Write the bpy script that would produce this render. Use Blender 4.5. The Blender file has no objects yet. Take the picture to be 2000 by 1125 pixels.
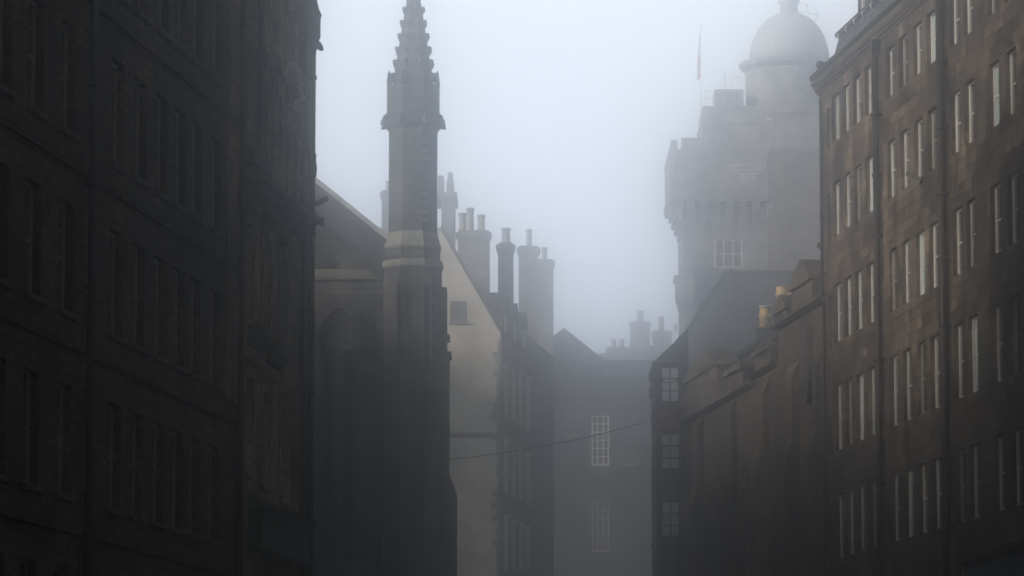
import bpy, bmesh, math, random
from mathutils import Vector, Matrix
random.seed(7)
S = bpy.context.scene
COL = S.collection
# ------------------------------------------------------------------ camera
F = 7900.0                      # focal length in photograph pixels (2000 wide)
PITCH = math.atan((1555-562.5)/F)
CZ = 1.7
cam_d = bpy.data.cameras.new('camera'); cam = bpy.data.objects.new('camera', cam_d); COL.objects.link(cam)
cam_d.sensor_width = 36; cam_d.lens = 36*F/2000; cam_d.clip_start = .5; cam_d.clip_end = 3000
cam.location = (0, 0, CZ); cam.rotation_euler = (math.pi/2+PITCH, 0, 0)
S.camera = cam
# ------------------------------------------------------------------ world: overcast sky
SKY_PEAK = 17.4
SUN_EL, SUN_AZ = math.radians(18), math.radians(-119)      # az measured from +Y towards +X
w = bpy.data.worlds.new('World'); S.world = w; w.use_nodes = True
nt = w.node_tree; nt.nodes.clear()
out = nt.nodes.new('ShaderNodeOutputWorld'); bg = nt.nodes.new('ShaderNodeBackground')
sky = nt.nodes.new('ShaderNodeTexSky'); sky.sky_type = 'NISHITA'; sky.sun_disc = False
sky.sun_elevation = SUN_EL; sky.sun_rotation = SUN_AZ
sky.dust_density = 4
mx = nt.nodes.new('ShaderNodeMix'); mx.data_type = 'RGBA'; mx.inputs[0].default_value = .98
# cloud cover: thin and bright low over the end of the street, thick and dark overhead
GLOW_EL, GLOW_AZ = math.radians(20), math.radians(1)
tc = nt.nodes.new('ShaderNodeTexCoord'); dp = nt.nodes.new('ShaderNodeVectorMath'); dp.operation = 'DOT_PRODUCT'
dp.inputs[1].default_value = (math.sin(GLOW_AZ)*math.cos(GLOW_EL), math.cos(GLOW_AZ)*math.cos(GLOW_EL), math.sin(GLOW_EL))
nt.links.new(tc.outputs['Generated'], dp.inputs[0])
ac = nt.nodes.new('ShaderNodeMath'); ac.operation = 'ARCCOSINE'; nt.links.new(dp.outputs['Value'], ac.inputs[0])
mr = nt.nodes.new('ShaderNodeMath'); mr.operation = 'DIVIDE'; mr.inputs[1].default_value = math.pi; mr.use_clamp = True
nt.links.new(ac.outputs[0], mr.inputs[0])
cr = nt.nodes.new('ShaderNodeValToRGB'); nt.links.new(mr.outputs[0], cr.inputs[0])
GLOW = [(0, .66, 0), (13/180, .66, -.1), (18/180, .5, -.5), (24/180, .2, -.5), (38/180, .045, .7), (90/180, .035, 1), (125/180, .28, .5), (1, .34, .5)]
e = cr.color_ramp.elements
for i, (p_, v_, w_) in enumerate(GLOW):
    q_ = e[0] if i == 0 else (e[1] if i == 1 else e.new(p_))
    q_.position = p_; q_.color = (v_*(.965+.10*w_), v_*(.975-.01*w_), v_*(1.0-.22*w_), 1)
sc = nt.nodes.new('ShaderNodeVectorMath'); sc.operation = 'SCALE'; sc.inputs['Scale'].default_value = SKY_PEAK
nt.links.new(cr.outputs[0], sc.inputs[0])
nt.links.new(sky.outputs[0], mx.inputs[6]); nt.links.new(sc.outputs[0], mx.inputs[7]); nt.links.new(mx.outputs[2], bg.inputs[0])
bg.inputs[1].default_value = .10
nt.links.new(bg.outputs[0], out.inputs[0])
sd = bpy.data.lights.new('sun', 'SUN'); so = bpy.data.objects.new('sun', sd); COL.objects.link(so)
sd.energy = 5.0; sd.angle = math.radians(14); sd.color = (1, .88, .74)
dv = Vector((math.sin(SUN_AZ)*math.cos(SUN_EL), math.cos(SUN_AZ)*math.cos(SUN_EL), math.sin(SUN_EL)))
so.rotation_euler = dv.to_track_quat('Z', 'Y').to_euler(); so.location = (0, 60, 80)
S.view_settings.view_transform = 'Standard'; S.view_settings.look = 'None'
S.view_settings.exposure = 0.0; S.view_settings.gamma = 1
S.render.engine = 'CYCLES'
S.cycles.volume_bounces = 12; S.cycles.max_bounces = 16

HAZE_DENSITY = .0053

# ------------------------------------------------------------------ pixel -> world
def ray(px, py):
    d = Vector(((px-1000)/F, 1, (562.5-py)/F))
    c, s = math.cos(PITCH), math.sin(PITCH)
    return Vector((d.x, d.y*c-d.z*s, d.y*s+d.z*c))
def P(px, py, Y):
    r = ray(px, py); k = Y/r.y
    return Vector((r.x*k, Y, CZ+r.z*k))

class Frame:
    """front plane of a building: x runs along it to the picture's right, -y points out of it"""
    def __init__(s, o, a):
        s.o = Vector((o[0], o[1], 0)); s.a = a
        s.x = Vector((math.cos(a), math.sin(a), 0)); s.n = Vector((math.sin(a), -math.cos(a), 0))
    def at(s, px, py, d=0):
        r = ray(px, py); o = s.o - s.n*d
        k = (o-Vector((0, 0, CZ))).dot(s.n)/r.dot(s.n)
        p = Vector((0, 0, CZ))+r*k
        return (p-s.o).dot(s.x), p.z
    def u(s, px, py=600, d=0): return s.at(px, py, d)[0]
    def z(s, px, py, d=0): return s.at(px, py, d)[1]

# ------------------------------------------------------------------ mesh builder
class MB:
    def __init__(s): s.v = []; s.f = []; s.sm = []
    def poly(s, pts, smooth=False):
        i = len(s.v); s.v += [tuple(p) for p in pts]; s.f.append(tuple(range(i, i+len(pts)))); s.sm.append(smooth); return s
    def box(s, x0, x1, y0, y1, z0, z1, skip=''):
        if x0 > x1: x0, x1 = x1, x0
        if y0 > y1: y0, y1 = y1, y0
        p = [(x0,y0,z0),(x1,y0,z0),(x1,y1,z0),(x0,y1,z0),(x0,y0,z1),(x1,y0,z1),(x1,y1,z1),(x0,y1,z1)]
        q = {'d':(3,2,1,0),'u':(4,5,6,7),'f':(0,1,5,4),'r':(1,2,6,5),'b':(2,3,7,6),'l':(3,0,4,7)}
        for k, t in q.items():
            if k not in skip: s.poly([p[j] for j in t])
        return s
    def prism(s, pts, y0, y1, skip=''):
        """pts: (x,z) counter-clockwise seen from -y; extruded y0..y1"""
        n = len(pts)
        if 'f' not in skip: s.poly([(x, y0, z) for x, z in pts])
        if 'b' not in skip: s.poly([(x, y1, z) for x, z in reversed(pts)])
        for i in range(n):
            a, b = pts[i], pts[(i+1) % n]
            s.poly([(a[0],y0,a[1]),(a[0],y1,a[1]),(b[0],y1,b[1]),(b[0],y0,b[1])])
        return s
    def prismx(s, pts, x0, x1):
        """pts: (y,z) profile extruded along x"""
        n = len(pts)
        s.poly([(x0, y, z) for y, z in pts]); s.poly([(x1, y, z) for y, z in reversed(pts)])
        for i in range(n):
            a, b = pts[i], pts[(i+1) % n]
            s.poly([(x0,a[0],a[1]),(x1,a[0],a[1]),(x1,b[0],b[1]),(x0,b[0],b[1])])
        return s
    def lathe(s, prof, cx=0, cy=0, n=16, rot=0, smooth=True):
        """prof: (r,z) bottom to top"""
        R = []
        for r, z in prof:
            R.append([(cx+r*math.cos(rot+2*math.pi*i/n), cy+r*math.sin(rot+2*math.pi*i/n), z) for i in range(n)])
        for k in range(len(R)-1):
            for i in range(n):
                j = (i+1) % n
                s.poly([R[k][i], R[k][j], R[k+1][j], R[k+1][i]], smooth)
        s.poly(R[-1]); s.poly(list(reversed(R[0])))
        return s
    def tube(s, a, b, r0, r1=None, n=8, smooth=True):
        a, b = Vector(a), Vector(b); r1 = r0 if r1 is None else r1
        d = (b-a).normalized(); t = Vector((0,0,1)) if abs(d.z) < .9 else Vector((1,0,0))
        e = d.cross(t).normalized(); g = d.cross(e)
        A = [a+(e*math.cos(2*math.pi*i/n)+g*math.sin(2*math.pi*i/n))*r0 for i in range(n)]
        B = [b+(e*math.cos(2*math.pi*i/n)+g*math.sin(2*math.pi*i/n))*r1 for i in range(n)]
        for i in range(n):
            j = (i+1) % n; s.poly([A[j], A[i], B[i], B[j]], smooth)
        s.poly(A); s.poly(list(reversed(B))); return s
    def build(s, name, mat, parent=None, loc=(0,0,0), rot=(0,0,0)):
        me = bpy.data.meshes.new(name)
        me.from_pydata(s.v, [], s.f)
        uv = me.uv_layers.new(name='UVMap')
        for p in me.polygons:
            n = p.normal
            p.use_smooth = s.sm[p.index]
            if abs(n.z) > .85: tu, tv = Vector((1,0,0)), Vector((0,1,0))
            else:
                tu = Vector((-n.y, n.x, 0)).normalized(); tv = n.cross(tu)
                if tv.z < 0: tv = -tv
            for li in p.loop_indices:
                c = me.vertices[me.loops[li].vertex_index].co
                uv.data[li].uv = (c.dot(tu), c.dot(tv))
        me.materials.append(mat)
        bm = bmesh.new(); bm.from_mesh(me); bmesh.ops.remove_doubles(bm, verts=bm.verts, dist=1e-4)
        bmesh.ops.recalc_face_normals(bm, faces=bm.faces) if getattr(s, 'recalc', True) else None
        bm.to_mesh(me); bm.free()
        o = bpy.data.objects.new(name, me); COL.objects.link(o)
        o.parent = parent; o.location = loc; o.rotation_euler = rot
        return o
def tag(o, label=None, cat=None, group=None, kind=None):
    for k, v in (('label', label), ('category', cat), ('group', group), ('kind', kind)):
        if v: o[k] = v
    return o
def thing(name, label, cat, fr=None, loc=None, rz=0, group=None):
    o = bpy.data.objects.new(name, None); COL.objects.link(o); o.empty_display_size = .5
    if fr is not None: o.location = fr.o; o.rotation_euler = (0, 0, fr.a)
    else: o.location = loc; o.rotation_euler = (0, 0, rz)
    return tag(o, label, cat, group)
def kids(o): return [c for c in bpy.data.objects if c.parent == o]
def copy_tree(o, parent=None):
    c = o.copy(); COL.objects.link(c); c.parent = parent
    for k in kids(o): copy_tree(k, c)
    return c

# ------------------------------------------------------------------ materials
def newmat(name):
    m = bpy.data.materials.new(name); m.use_nodes = True
    return m, m.node_tree, m.node_tree.nodes['Principled BSDF']
def ramp(t, fac, stops):
    r = t.nodes.new('ShaderNodeValToRGB'); e = r.color_ramp.elements
    e[0].position, e[0].color = stops[0][0], (*stops[0][1], 1)
    e[1].position, e[1].color = stops[-1][0], (*stops[-1][1], 1)
    for p, c in stops[1:-1]:
        q = e.new(p); q.color = (*c, 1)
    t.links.new(fac, r.inputs[0]); return r.outputs[0]
def mult(t, a, b, f=1):
    m = t.nodes.new('ShaderNodeMix'); m.data_type = 'RGBA'; m.blend_type = 'MULTIPLY'; m.inputs[0].default_value = f
    t.links.new(a, m.inputs[6]); t.links.new(b, m.inputs[7]); return m.outputs[2]
def noise(t, vec, scale, detail=4, rough=.6):
    n = t.nodes.new('ShaderNodeTexNoise'); n.inputs['Scale'].default_value = scale
    n.inputs['Detail'].default_value = detail; n.inputs['Roughness'].default_value = rough
    t.links.new(vec, n.inputs['Vector']); return n.outputs[0]
def stone(name, c1, c2, mortar, bw=.62, bh=.30, msize=.012, stain=.75, bump=.35, var=.5, distort=0):
    m, t, b = newmat(name)
    uv = t.nodes.new('ShaderNodeUVMap'); uv.uv_map = 'UVMap'
    geo = t.nodes.new('ShaderNodeNewGeometry')
    vec = uv.outputs[0]
    if distort:
        nn = t.nodes.new('ShaderNodeTexNoise'); nn.inputs['Scale'].default_value = 2.2
        t.links.new(vec, nn.inputs['Vector'])
        ma = t.nodes.new('ShaderNodeVectorMath'); ma.operation = 'MULTIPLY_ADD'
        ma.inputs[1].default_value = (distort,)*3
        t.links.new(nn.outputs[1], ma.inputs[0]); t.links.new(vec, ma.inputs[2]); vec = ma.outputs[0]
    br = t.nodes.new('ShaderNodeTexBrick'); t.links.new(vec, br.inputs['Vector'])
    br.inputs['Scale'].default_value = 1; br.inputs['Brick Width'].default_value = bw
    br.inputs['Row Height'].default_value = bh; br.inputs['Mortar Size'].default_value = msize
    br.inputs['Mortar Smooth'].default_value = .3; br.inputs['Bias'].default_value = -.1
    br.inputs['Color1'].default_value = (*c1, 1); br.inputs['Color2'].default_value = (*c2, 1)
    br.inputs['Mortar'].default_value = (*mortar, 1)
    # second, coarser variation so that single blocks differ
    br2 = t.nodes.new('ShaderNodeTexBrick'); t.links.new(vec, br2.inputs['Vector'])
    br2.inputs['Scale'].default_value = 1; br2.inputs['Brick Width'].default_value = bw*1.5
    br2.inputs['Row Height'].default_value = bh*2; br2.inputs['Mortar Size'].default_value = 0
    br2.inputs['Color1'].default_value = (1, 1, 1, 1); br2.inputs['Color2'].default_value = (1-var, 1-var*.98, 1-var*.93, 1)
    br2.inputs['Mortar'].default_value = (1, 1, 1, 1)
    c = mult(t, br.outputs[0], br2.outputs[0])
    n1 = ramp(t, noise(t, geo.outputs['Position'], .45, 6, .65), [(.32, (1-stain,)*3), (.62, (1.0, 1.0, 1.0))])
    c = mult(t, c, n1)
    mp = t.nodes.new('ShaderNodeMapping'); mp.inputs['Scale'].default_value = (2.6, 2.6, .22)
    t.links.new(geo.outputs['Position'], mp.inputs[0])
    n2 = ramp(t, noise(t, mp.outputs[0], 1, 5, .6), [(.36, (1-stain*.8, 1-stain*.78, 1-stain*.75)), (.60, (1, 1, 1))])
    c = mult(t, c, n2)
    n3 = noise(t, geo.outputs['Position'], 7, 5, .7)
    c = mult(t, c, ramp(t, n3, [(.3, (.72, .72, .72)), (.7, (1.15, 1.13, 1.1))]))
    t.links.new(c, b.inputs['Base Color']); b.inputs['Roughness'].default_value = .9
    b.inputs['Specular IOR Level'].default_value = .25
    bp = t.nodes.new('ShaderNodeBump'); bp.inputs['Strength'].default_value = bump; bp.inputs['Distance'].default_value = .03
    md = t.nodes.new('ShaderNodeMath'); md.operation = 'MULTIPLY_ADD'; md.inputs[1].default_value = -1.0
    t.links.new(br.outputs[1], md.inputs[0]); t.links.new(n3, md.inputs[2]); t.links.new(md.outputs[0], bp.inputs['Height'])
    t.links.new(bp.outputs[0], b.inputs['Normal'])
    return m
def plain(name, c, rough=.6, metal=0, var=.25, scale=3, spec=.4):
    m, t, b = newmat(name)
    geo = t.nodes.new('ShaderNodeNewGeometry')
    n = noise(t, geo.outputs['Position'], scale, 5, .65)
    col = ramp(t, n, [(.3, tuple(x*(1-var) for x in c)), (.7, tuple(min(1, x*(1+var*.5)) for x in c))])
    t.links.new(col, b.inputs['Base Color']); b.inputs['Roughness'].default_value = rough
    b.inputs['Metallic'].default_value = metal; b.inputs['Specular IOR Level'].default_value = spec
    bp = t.nodes.new('ShaderNodeBump'); bp.inputs['Strength'].default_value = .15; bp.inputs['Distance'].default_value = .02
    t.links.new(n, bp.inputs['Height']); t.links.new(bp.outputs[0], b.inputs['Normal'])
    return m
def glassmat(name, c=(.02, .022, .025), rough=.06):
    m, t, b = newmat(name)
    geo = t.nodes.new('ShaderNodeNewGeometry')
    n = noise(t, geo.outputs['Position'], 1.4, 2, .5)
    b.inputs['Base Color'].default_value = (*c, 1); b.inputs['Roughness'].default_value = rough
    b.inputs['IOR'].default_value = 1.5; b.inputs['Specular IOR Level'].default_value = .6
    bp = t.nodes.new('ShaderNodeBump'); bp.inputs['Strength'].default_value = .06; bp.inputs['Distance'].default_value = .05
    t.links.new(n, bp.inputs['Height']); t.links.new(bp.outputs[0], b.inputs['Normal'])
    return m
M = {}
M['rubble'] = stone('dark_rubble_stone', (.25,.205,.155), (.10,.083,.068), (.05,.043,.037), .42, .2, .025, .7, 1.0, .55, .22)
M['ashlar_brown'] = stone('brown_sandstone_ashlar', (.40,.315,.24), (.15,.12,.10), (.07,.06,.05), .72, .34, .018, .72, .4, .62)
M['ashlar_buff'] = stone('buff_sandstone_ashlar', (.50,.41,.30), (.27,.22,.16), (.12,.10,.08), .6, .28, .016, .65, .4, .5)
M['church'] = stone('soot_dark_church_stone', (.22,.21,.205), (.10,.096,.094), (.06,.058,.056), .55, .26, .016, .55, .5, .55)
M['church_trim'] = stone('weathered_string_course_stone', (.36,.36,.31), (.28,.28,.245), (.2,.2,.17), 1.2, .5, .008, .4, .2, .2)
M['hall'] = stone('crenellated_hall_sandstone', (.27,.215,.165), (.13,.105,.085), (.06,.05,.042), .8, .32, .012, .6, .4, .5)
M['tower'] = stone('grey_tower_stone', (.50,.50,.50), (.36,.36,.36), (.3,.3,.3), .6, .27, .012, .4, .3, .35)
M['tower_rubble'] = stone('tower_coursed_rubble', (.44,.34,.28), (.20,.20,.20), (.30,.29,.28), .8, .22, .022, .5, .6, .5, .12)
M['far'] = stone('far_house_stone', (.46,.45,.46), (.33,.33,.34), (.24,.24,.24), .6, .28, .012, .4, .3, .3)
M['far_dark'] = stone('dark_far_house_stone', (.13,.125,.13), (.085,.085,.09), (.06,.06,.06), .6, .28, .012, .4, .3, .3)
M['harl'] = plain('pale_harled_render', (.72,.68,.62), .95, 0, .42, .55, .2)
M['slate'] = stone('wet_grey_slate', (.16,.17,.19), (.10,.107,.12), (.05,.05,.055), .3, .18, .008, .35, .5, .3)
M['lead'] = plain('lead_dome_sheet', (.42,.44,.46), .6, 0)
M['pipe'] = plain('black_cast_iron', (.035,.032,.032), .55, .2)
M['white'] = plain('white_sash_paint', (.74,.73,.70), .5, 0, .15, 5)
M['cream'] = plain('off_white_dirty_dimmed_paint', (.42,.40,.36), .6, 0, .25, 5)
M['greypaint'] = plain('grubby_grey_sash_paint', (.2,.19,.17), .6, 0, .3, 5)
M['darkpaint'] = plain('dark_brown_timber_paint', (.055,.038,.034), .6, 0, .3, 4)
M['redpaint'] = plain('oxide_red_timber_panel', (.16,.05,.04), .7, 0, .3, 4)
M['glass'] = glassmat('window_glass')
M['glass_blind_reflect'] = glassmat('glass_with_blind_or_painted_reflection', (.52,.63,.66), .15)  # pale colour serves for blinds, and imitates sky reflection in the bay panes
M['shade_glass'] = glassmat('grey_window_glass', (.07,.085,.09), .2)
M['shutter'] = plain('blue_grey_shutter_paint', (.06,.075,.10), .7)
M['pot'] = plain('buff_clay_chimney_pot', (.62,.44,.22), .8, 0, .3, 6)
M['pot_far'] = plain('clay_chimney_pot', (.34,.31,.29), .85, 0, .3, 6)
M['metal'] = plain('galvanised_metal', (.55,.56,.58), .4, .7, .15)
M['darkmetal'] = plain('dark_lamp_metal', (.05,.05,.052), .45, .5)
M['lens'] = glassmat('lamp_lens_glass', (.3,.3,.28), .1)
M['red'] = plain('red_flag_cloth', (.55,.07,.08), .9)
M['flagwhite'] = plain('white_flag_cloth', (.75,.75,.75), .9)
M['asphalt'] = plain('wet_asphalt', (.05,.05,.052), .45, 0, .3, 8)
M['sett'] = stone('granite_setts', (.14,.14,.14), (.08,.08,.085), (.04,.04,.04), .22, .12, .012, .4, .8, .4)
M['flag'] = stone('flagstone_paving', (.24,.22,.19), (.17,.16,.14), (.07,.07,.06), .9, .6, .012, .4, .3, .3)
M['shopblue'] = plain('dark_blue_shopfront_paint', (.02,.03,.045), .5)
M['shopgreen'] = plain('dark_green_shopfront_paint', (.018,.035,.026), .5)
M['cable'] = plain('black_cable', (.02,.02,.02), .7)

# ------------------------------------------------------------------ building helpers
def facade(x0, x1, z0, z1, ops, reveal=.18, y=0, mb=None):
    """wall skin at y with real openings (u0,u1,v0,v1) and reveals going in (+y)"""
    mb = mb or MB()
    xs = sorted({x0, x1, *[o[0] for o in ops], *[o[1] for o in ops]}); xs = [x for x in xs if x0 <= x <= x1]
    for i in range(len(xs)-1):
        a, b = xs[i], xs[i+1]
        if b-a < 1e-5: continue
        m = (a+b)/2
        cuts = sorted([(max(o[2], z0), min(o[3], z1)) for o in ops if o[0] < m < o[1]])
        z = z0
        for c0, c1 in cuts:
            if c0 > z: mb.poly([(a,y,z),(b,y,z),(b,y,c0),(a,y,c0)])
            z = max(z, c1)
        if z < z1: mb.poly([(a,y,z),(b,y,z),(b,y,z1),(a,y,z1)])
    for u0, u1, v0, v1 in ops:
        r = y+reveal
        mb.poly([(u0,y,v0),(u0,r,v0),(u0,r,v1),(u0,y,v1)]); mb.poly([(u1,y,v0),(u1,y,v1),(u1,r,v1),(u1,r,v0)])
        mb.poly([(u0,y,v0),(u1,y,v0),(u1,r,v0),(u0,r,v0)]); mb.poly([(u0,y,v1),(u0,r,v1),(u1,r,v1),(u1,y,v1)])
    mb.recalc = False
    return mb
def body(mb, x0, x1, z0, z1, depth, y=0):
    mb.poly([(x1,y,z0),(x1,depth,z0),(x1,depth,z1),(x1,y,z1)])
    mb.poly([(x0,depth,z0),(x0,y,z0),(x0,y,z1),(x0,depth,z1)])
    mb.poly([(x1,depth,z0),(x0,depth,z0),(x0,depth,z1),(x1,depth,z1)])
    mb.poly([(x0,y,z1),(x1,y,z1),(x1,depth,z1),(x0,depth,z1)])
    return mb
_wc = {}
def window(parent, u0, u1, v0, v1, reveal=.18, y=0, style='sash', fm='white', gm='glass', sill=None, surround=None, cols=2, rows=2, t=.065, own=False, bar=.014):
    w, h = u1-u0, v1-v0
    key = (round(w, 2), round(h, 2), style, fm, gm, sill, surround, cols, rows, round(reveal, 2), round(y, 2), t, bar)
    if key in _wc and not own:
        o = copy_tree(_wc[key], parent); o.location = (u0, 0, v0); return o
    mb = MB(); d0, d1 = y+reveal-.05, y+reveal+.04
    mb.box(0, t, d0, d1, 0, h); mb.box(w-t, w, d0, d1, 0, h)
    mb.box(t, w-t, d0, d1, 0, .085); mb.box(t, w-t, d0, d1, h-.065, h)
    if style == 'sash': mb.box(t, w-t, d0+.02, d1-.01, h/2-.022, h/2+.022)
    for i in range(1, cols):
        x = w*i/cols; mb.box(x-bar, x+bar, d0+.025, d1-.02, .085, h-.065)
    for j in range(1, rows*(2 if style == 'sash' else 1)):
        if style == 'sash' and j == rows: continue
        z = h*j/(rows*(2 if style == 'sash' else 1)); mb.box(t, w-t, d0+.03, d1-.025, z-bar*.9, z+bar*.9)
    o = mb.build('window', M[fm], parent, (u0, 0, v0))
    MB().box(t*.5, w-t*.5, y+reveal, y+reveal+.012, .03, h-.03).build('pane', M[gm], o)
    if sill: MB().prismx([(y-.09, -.02), (y-.09, -.11), (y+.02, -.13), (y+reveal-.052, -.13), (y+reveal-.052, .0)], -.07, w+.07).build('sill', M[sill], o)
    if surround:
        s = MB(); a = .16; e = y-.035
        s.box(-a, -.003, e, y+.01, .0, h+.003); s.box(w+.003, w+a, e, y+.01, .0, h+.003); s.box(-a, w+a, e-.006, y+.01, h+.003, h+.24)
        s.prismx([(y-.03, h+.242), (y-.17, h+.31), (y-.19, h+.40), (y+.01, h+.43), (y+.01, h+.242)], -a-.06, w+a+.06)
        s.build('surround', M[surround], o)
    if not own: _wc[key] = o
    return o
def pipe(parent, u, z0, z1, r=.06, off=.12, mat='pipe', hopper=True):
    mb = MB(); mb.tube((u, -off, z0), (u, -off, z1), r, n=10)
    z = z0+1.2
    while z < z1-.5:
        mb.tube((u, -off, z), (u, -off, z+.09), r*1.35, n=10); mb.box(u-r*1.6, u+r*1.6, -off+r*.6, .01, z+.02, z+.07); z += 1.85
    if hopper: mb.prism([(u-.09, z1-.35), (u+.09, z1-.35), (u+.2, z1), (u-.2, z1)], -off-.12, -.005)
    return mb.build('drainpipe', M[mat], parent)
def gutter(parent, x0, x1, z, y=-.2):
    mb = MB(); mb.prismx([(y-.14, z+.13), (y-.12, z), (y-.02, z-.04), (y+.02, z), (y+.02, z+.13)], x0, x1)
    return mb.build('gutter', M['pipe'], parent)
def stack(parent, x0, x1, y0, y1, z0, z1, pots, mat='far', potmat='pot_far', poth=.75, potr=.16, cap=.12):
    mb = MB(); mb.box(x0, x1, y0, y1, z0, z1)
    mb.box(x0-cap*.5, x1+cap*.5, y0-cap*.5, y1+cap*.5, z1, z1+.14); mb.box(x0-cap, x1+cap, y0-cap, y1+cap, z1+.14, z1+.34)
    mb.box(x0+.04, x1-.04, y0+.04, y1-.04, z1+.34, z1+.48)
    s = mb.build('chimney', M[mat], parent)
    for p in pots:
        x, h = p if isinstance(p, tuple) else (p, poth)
        zt = z1+.46
        MB().lathe([(potr*1.1, zt), (potr*1.05, zt+.12), (potr*.9, zt+.14), (potr*.85, zt+h-.16), (potr*1.08, zt+h-.13), (potr*1.08, zt+h-.05), (potr*.9, zt+h)], x, (y0+y1)/2, 14).build('chimney_pot', M[potmat], s)
    return s
def cornice(parent, x0, x1, z, y=0, k=1.0, mat='ashlar_brown', name='cornice'):
    mb = MB(); mb.prismx([(y+.01, z), (y-.08*k, z), (y-.10*k, z+.10*k), (y-.22*k, z+.18*k), (y-.24*k, z+.30*k), (y-.33*k, z+.36*k), (y-.33*k, z+.44*k), (y+.01, z+.50*k)], x0, x1)
    return mb.build(name, M[mat], parent)

# ------------------------------------------------------------------ ground
def sheet(name, x0, x1, y0, y1, z, mat, thick=0):
    mb = MB()
    if thick: mb.box(x0, x1, y0, y1, z-thick, z)
    else: mb.poly([(x0,y0,z),(x1,y0,z),(x1,y1,z),(x0,y1,z)])
    return tag(mb.build(name, M[mat]), kind='structure')
sheet('ground', -900, 900, -300, 1500, 0, 'asphalt')
MB_road = MB().poly([(-3.2,-60,.004),(3.6,-60,.004),(6.5,260,.004),(2.2,260,.004)]); tag(MB_road.build('road', M['sett']), kind='structure')

# ================================================================= LEFT, near rubble tenement
aL = math.atan2(1, .133); LdirX, LdirY = .133, 1
def Lpt(Y): return (-4.67-.133*(95-Y), Y)
frA = Frame(Lpt(58), aL)
A = thing('tenement', 'dark rubble stone tenement filling the left edge, nearest to the camera', 'building', frA, group='tenements along the street')
LA = math.hypot(.133, 1)
uA_end = frA.u(466)
def uy(fr, Y): return (Y-fr.o.y)/math.sin(fr.a) if abs(math.sin(fr.a)) > .1 else 0
ops = []
WW = 1.06
ucols = [frA.u(48)-4.2, frA.u(48)-2.2]+[frA.u(p) for p in (48, 113, 213, 258, 300, 338, 370, 409)]
sills = [3.75, 6.97, 10.2, 13.42, 16.64, 19.9]
for k, z in enumerate(sills):
    for u in ucols: ops.append((u, u+WW, z, z+(1.95 if k < 4 else 1.85)))
TA = 24.5
mb = facade(0, uA_end, 0, TA, ops, .2); body(mb, 0, uA_end, 0, TA, 9)
mb.build('wall', M['rubble'], A)
for o in ops: window(A, *o, reveal=.2, fm='greypaint', sill='church', gm='glass' if random.random() < .8 else 'shade_glass')
for z in (6.3, 9.55, 12.78, 16.0): # string courses under the sills
    MB().prismx([(.01, z), (-.06, z), (-.09, z+.12), (.01, z+.16)], 0, uA_end-.02).build('string_course', M['rubble'], A)
pipe(A, frA.u(165), .3, 24, .07); pipe(A, frA.u(466)-.25, .3, 24, .07); 
cornice(A, 0, uA_end, TA, mat='rubble'); gutter(A, 0, uA_end, TA+.5, -.3)
MB().prismx([(-.2, TA+.55), (4.5, TA+5), (9.2, TA+.55)], 0, uA_end-.02).build('roof', M['slate'], A)
for u in (2, 11, 20): stack(A, u, u+2.2, 3.9, 5.1, TA+3, TA+7, [u+.4, u+1.1, u+1.8], 'rubble')
# pale reddish pilaster panel near the end, as in the photograph
MB().box(frA.u(440), frA.u(462), -.05, .01, 10, TA-.01).build('pilaster', M['ashlar_buff'], A)

# ================================================================= LEFT second tenement, carved window heads
frB = Frame((frA.o+frA.x*uA_end+frA.n*.12)[:2], aL)
Bt = thing('tenement', 'weathered buff ashlar tenement with hooded windows, beside the rubble tenement on the left', 'building', frB, group='tenements along the street')
uB = frB.u(588)
opsB = []
def opx(fr, x0, x1, ytop, ybot, mid=None):
    m = (x0+x1)/2
    u0, u1 = fr.u(x0, (ytop+ybot)/2), fr.u(x1, (ytop+ybot)/2)
    return (u0, u1, fr.z(m, ybot), fr.z(m, ytop))
rowB = []
for (xs, yt, yb) in (((504,533,563), (143,181,213), (352,389,418)), ((478,512,545), (438,470,503), (626,664,690)), ((478,512,547), (738,768,796), (925,950,975)), ((500,529,560), (-180,-145,-105), (68,98,133))):
    for x, a, b in zip(xs, yt, yb): rowB.append(opx(frB, x, x+15, a, b))
TB = 24.8
mb = facade(0, uB, 0, TB, rowB, .2); body(mb, 0, uB, 0, TB, 9); mb.build('wall', M['ashlar_buff'], Bt)
for o in rowB: window(Bt, *o, reveal=.2, fm='cream', sill='ashlar_buff', surround='ashlar_buff')
zc = frB.z(540, 425, -.2)
cornice(Bt, .0, uB+.1, zc, k=1.3, mat='church'); 
MB().box(frB.u(470), frB.u(506), -.28, -.003, frB.z(485, 330), frB.z(485, 300)).build('corbelled_ledge', M['church'], Bt)
for x, y in ((508, 72), (537, 102), (567, 137)):     # carved aprons below the top sills
    u, z = frB.at(x, y); MB().prism([(u-.05, z-.15), (u+.3, z-.62), (u+.62, z-.42), (u+.95, z-.62), (u+1.15, z-.15)], -.11, -.002).build('carved_apron', M['ashlar_buff'], Bt)
for x, y in ((490, 632), (525, 668)):
    u, z = frB.at(x, y); MB().prismx([(.01, z-.5), (-.08, z-.45), (-.26, z-.2), (-.3, z), (.01, z)], u-.3, u+1.3).build('sill_bracket', M['church'], Bt)
pipe(Bt, frB.u(497, 150), zc+.7, 24.6, .06); pipe(Bt, uB-.15, .4, 24.6, .08)
MB().prismx([(-.2, TB), (4.5, TB+4.5), (9.2, TB)], .02, uB-.02).build('roof', M['slate'], Bt)
cornice(Bt, 0, uB, TB-.52, mat='ashlar_buff')

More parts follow.
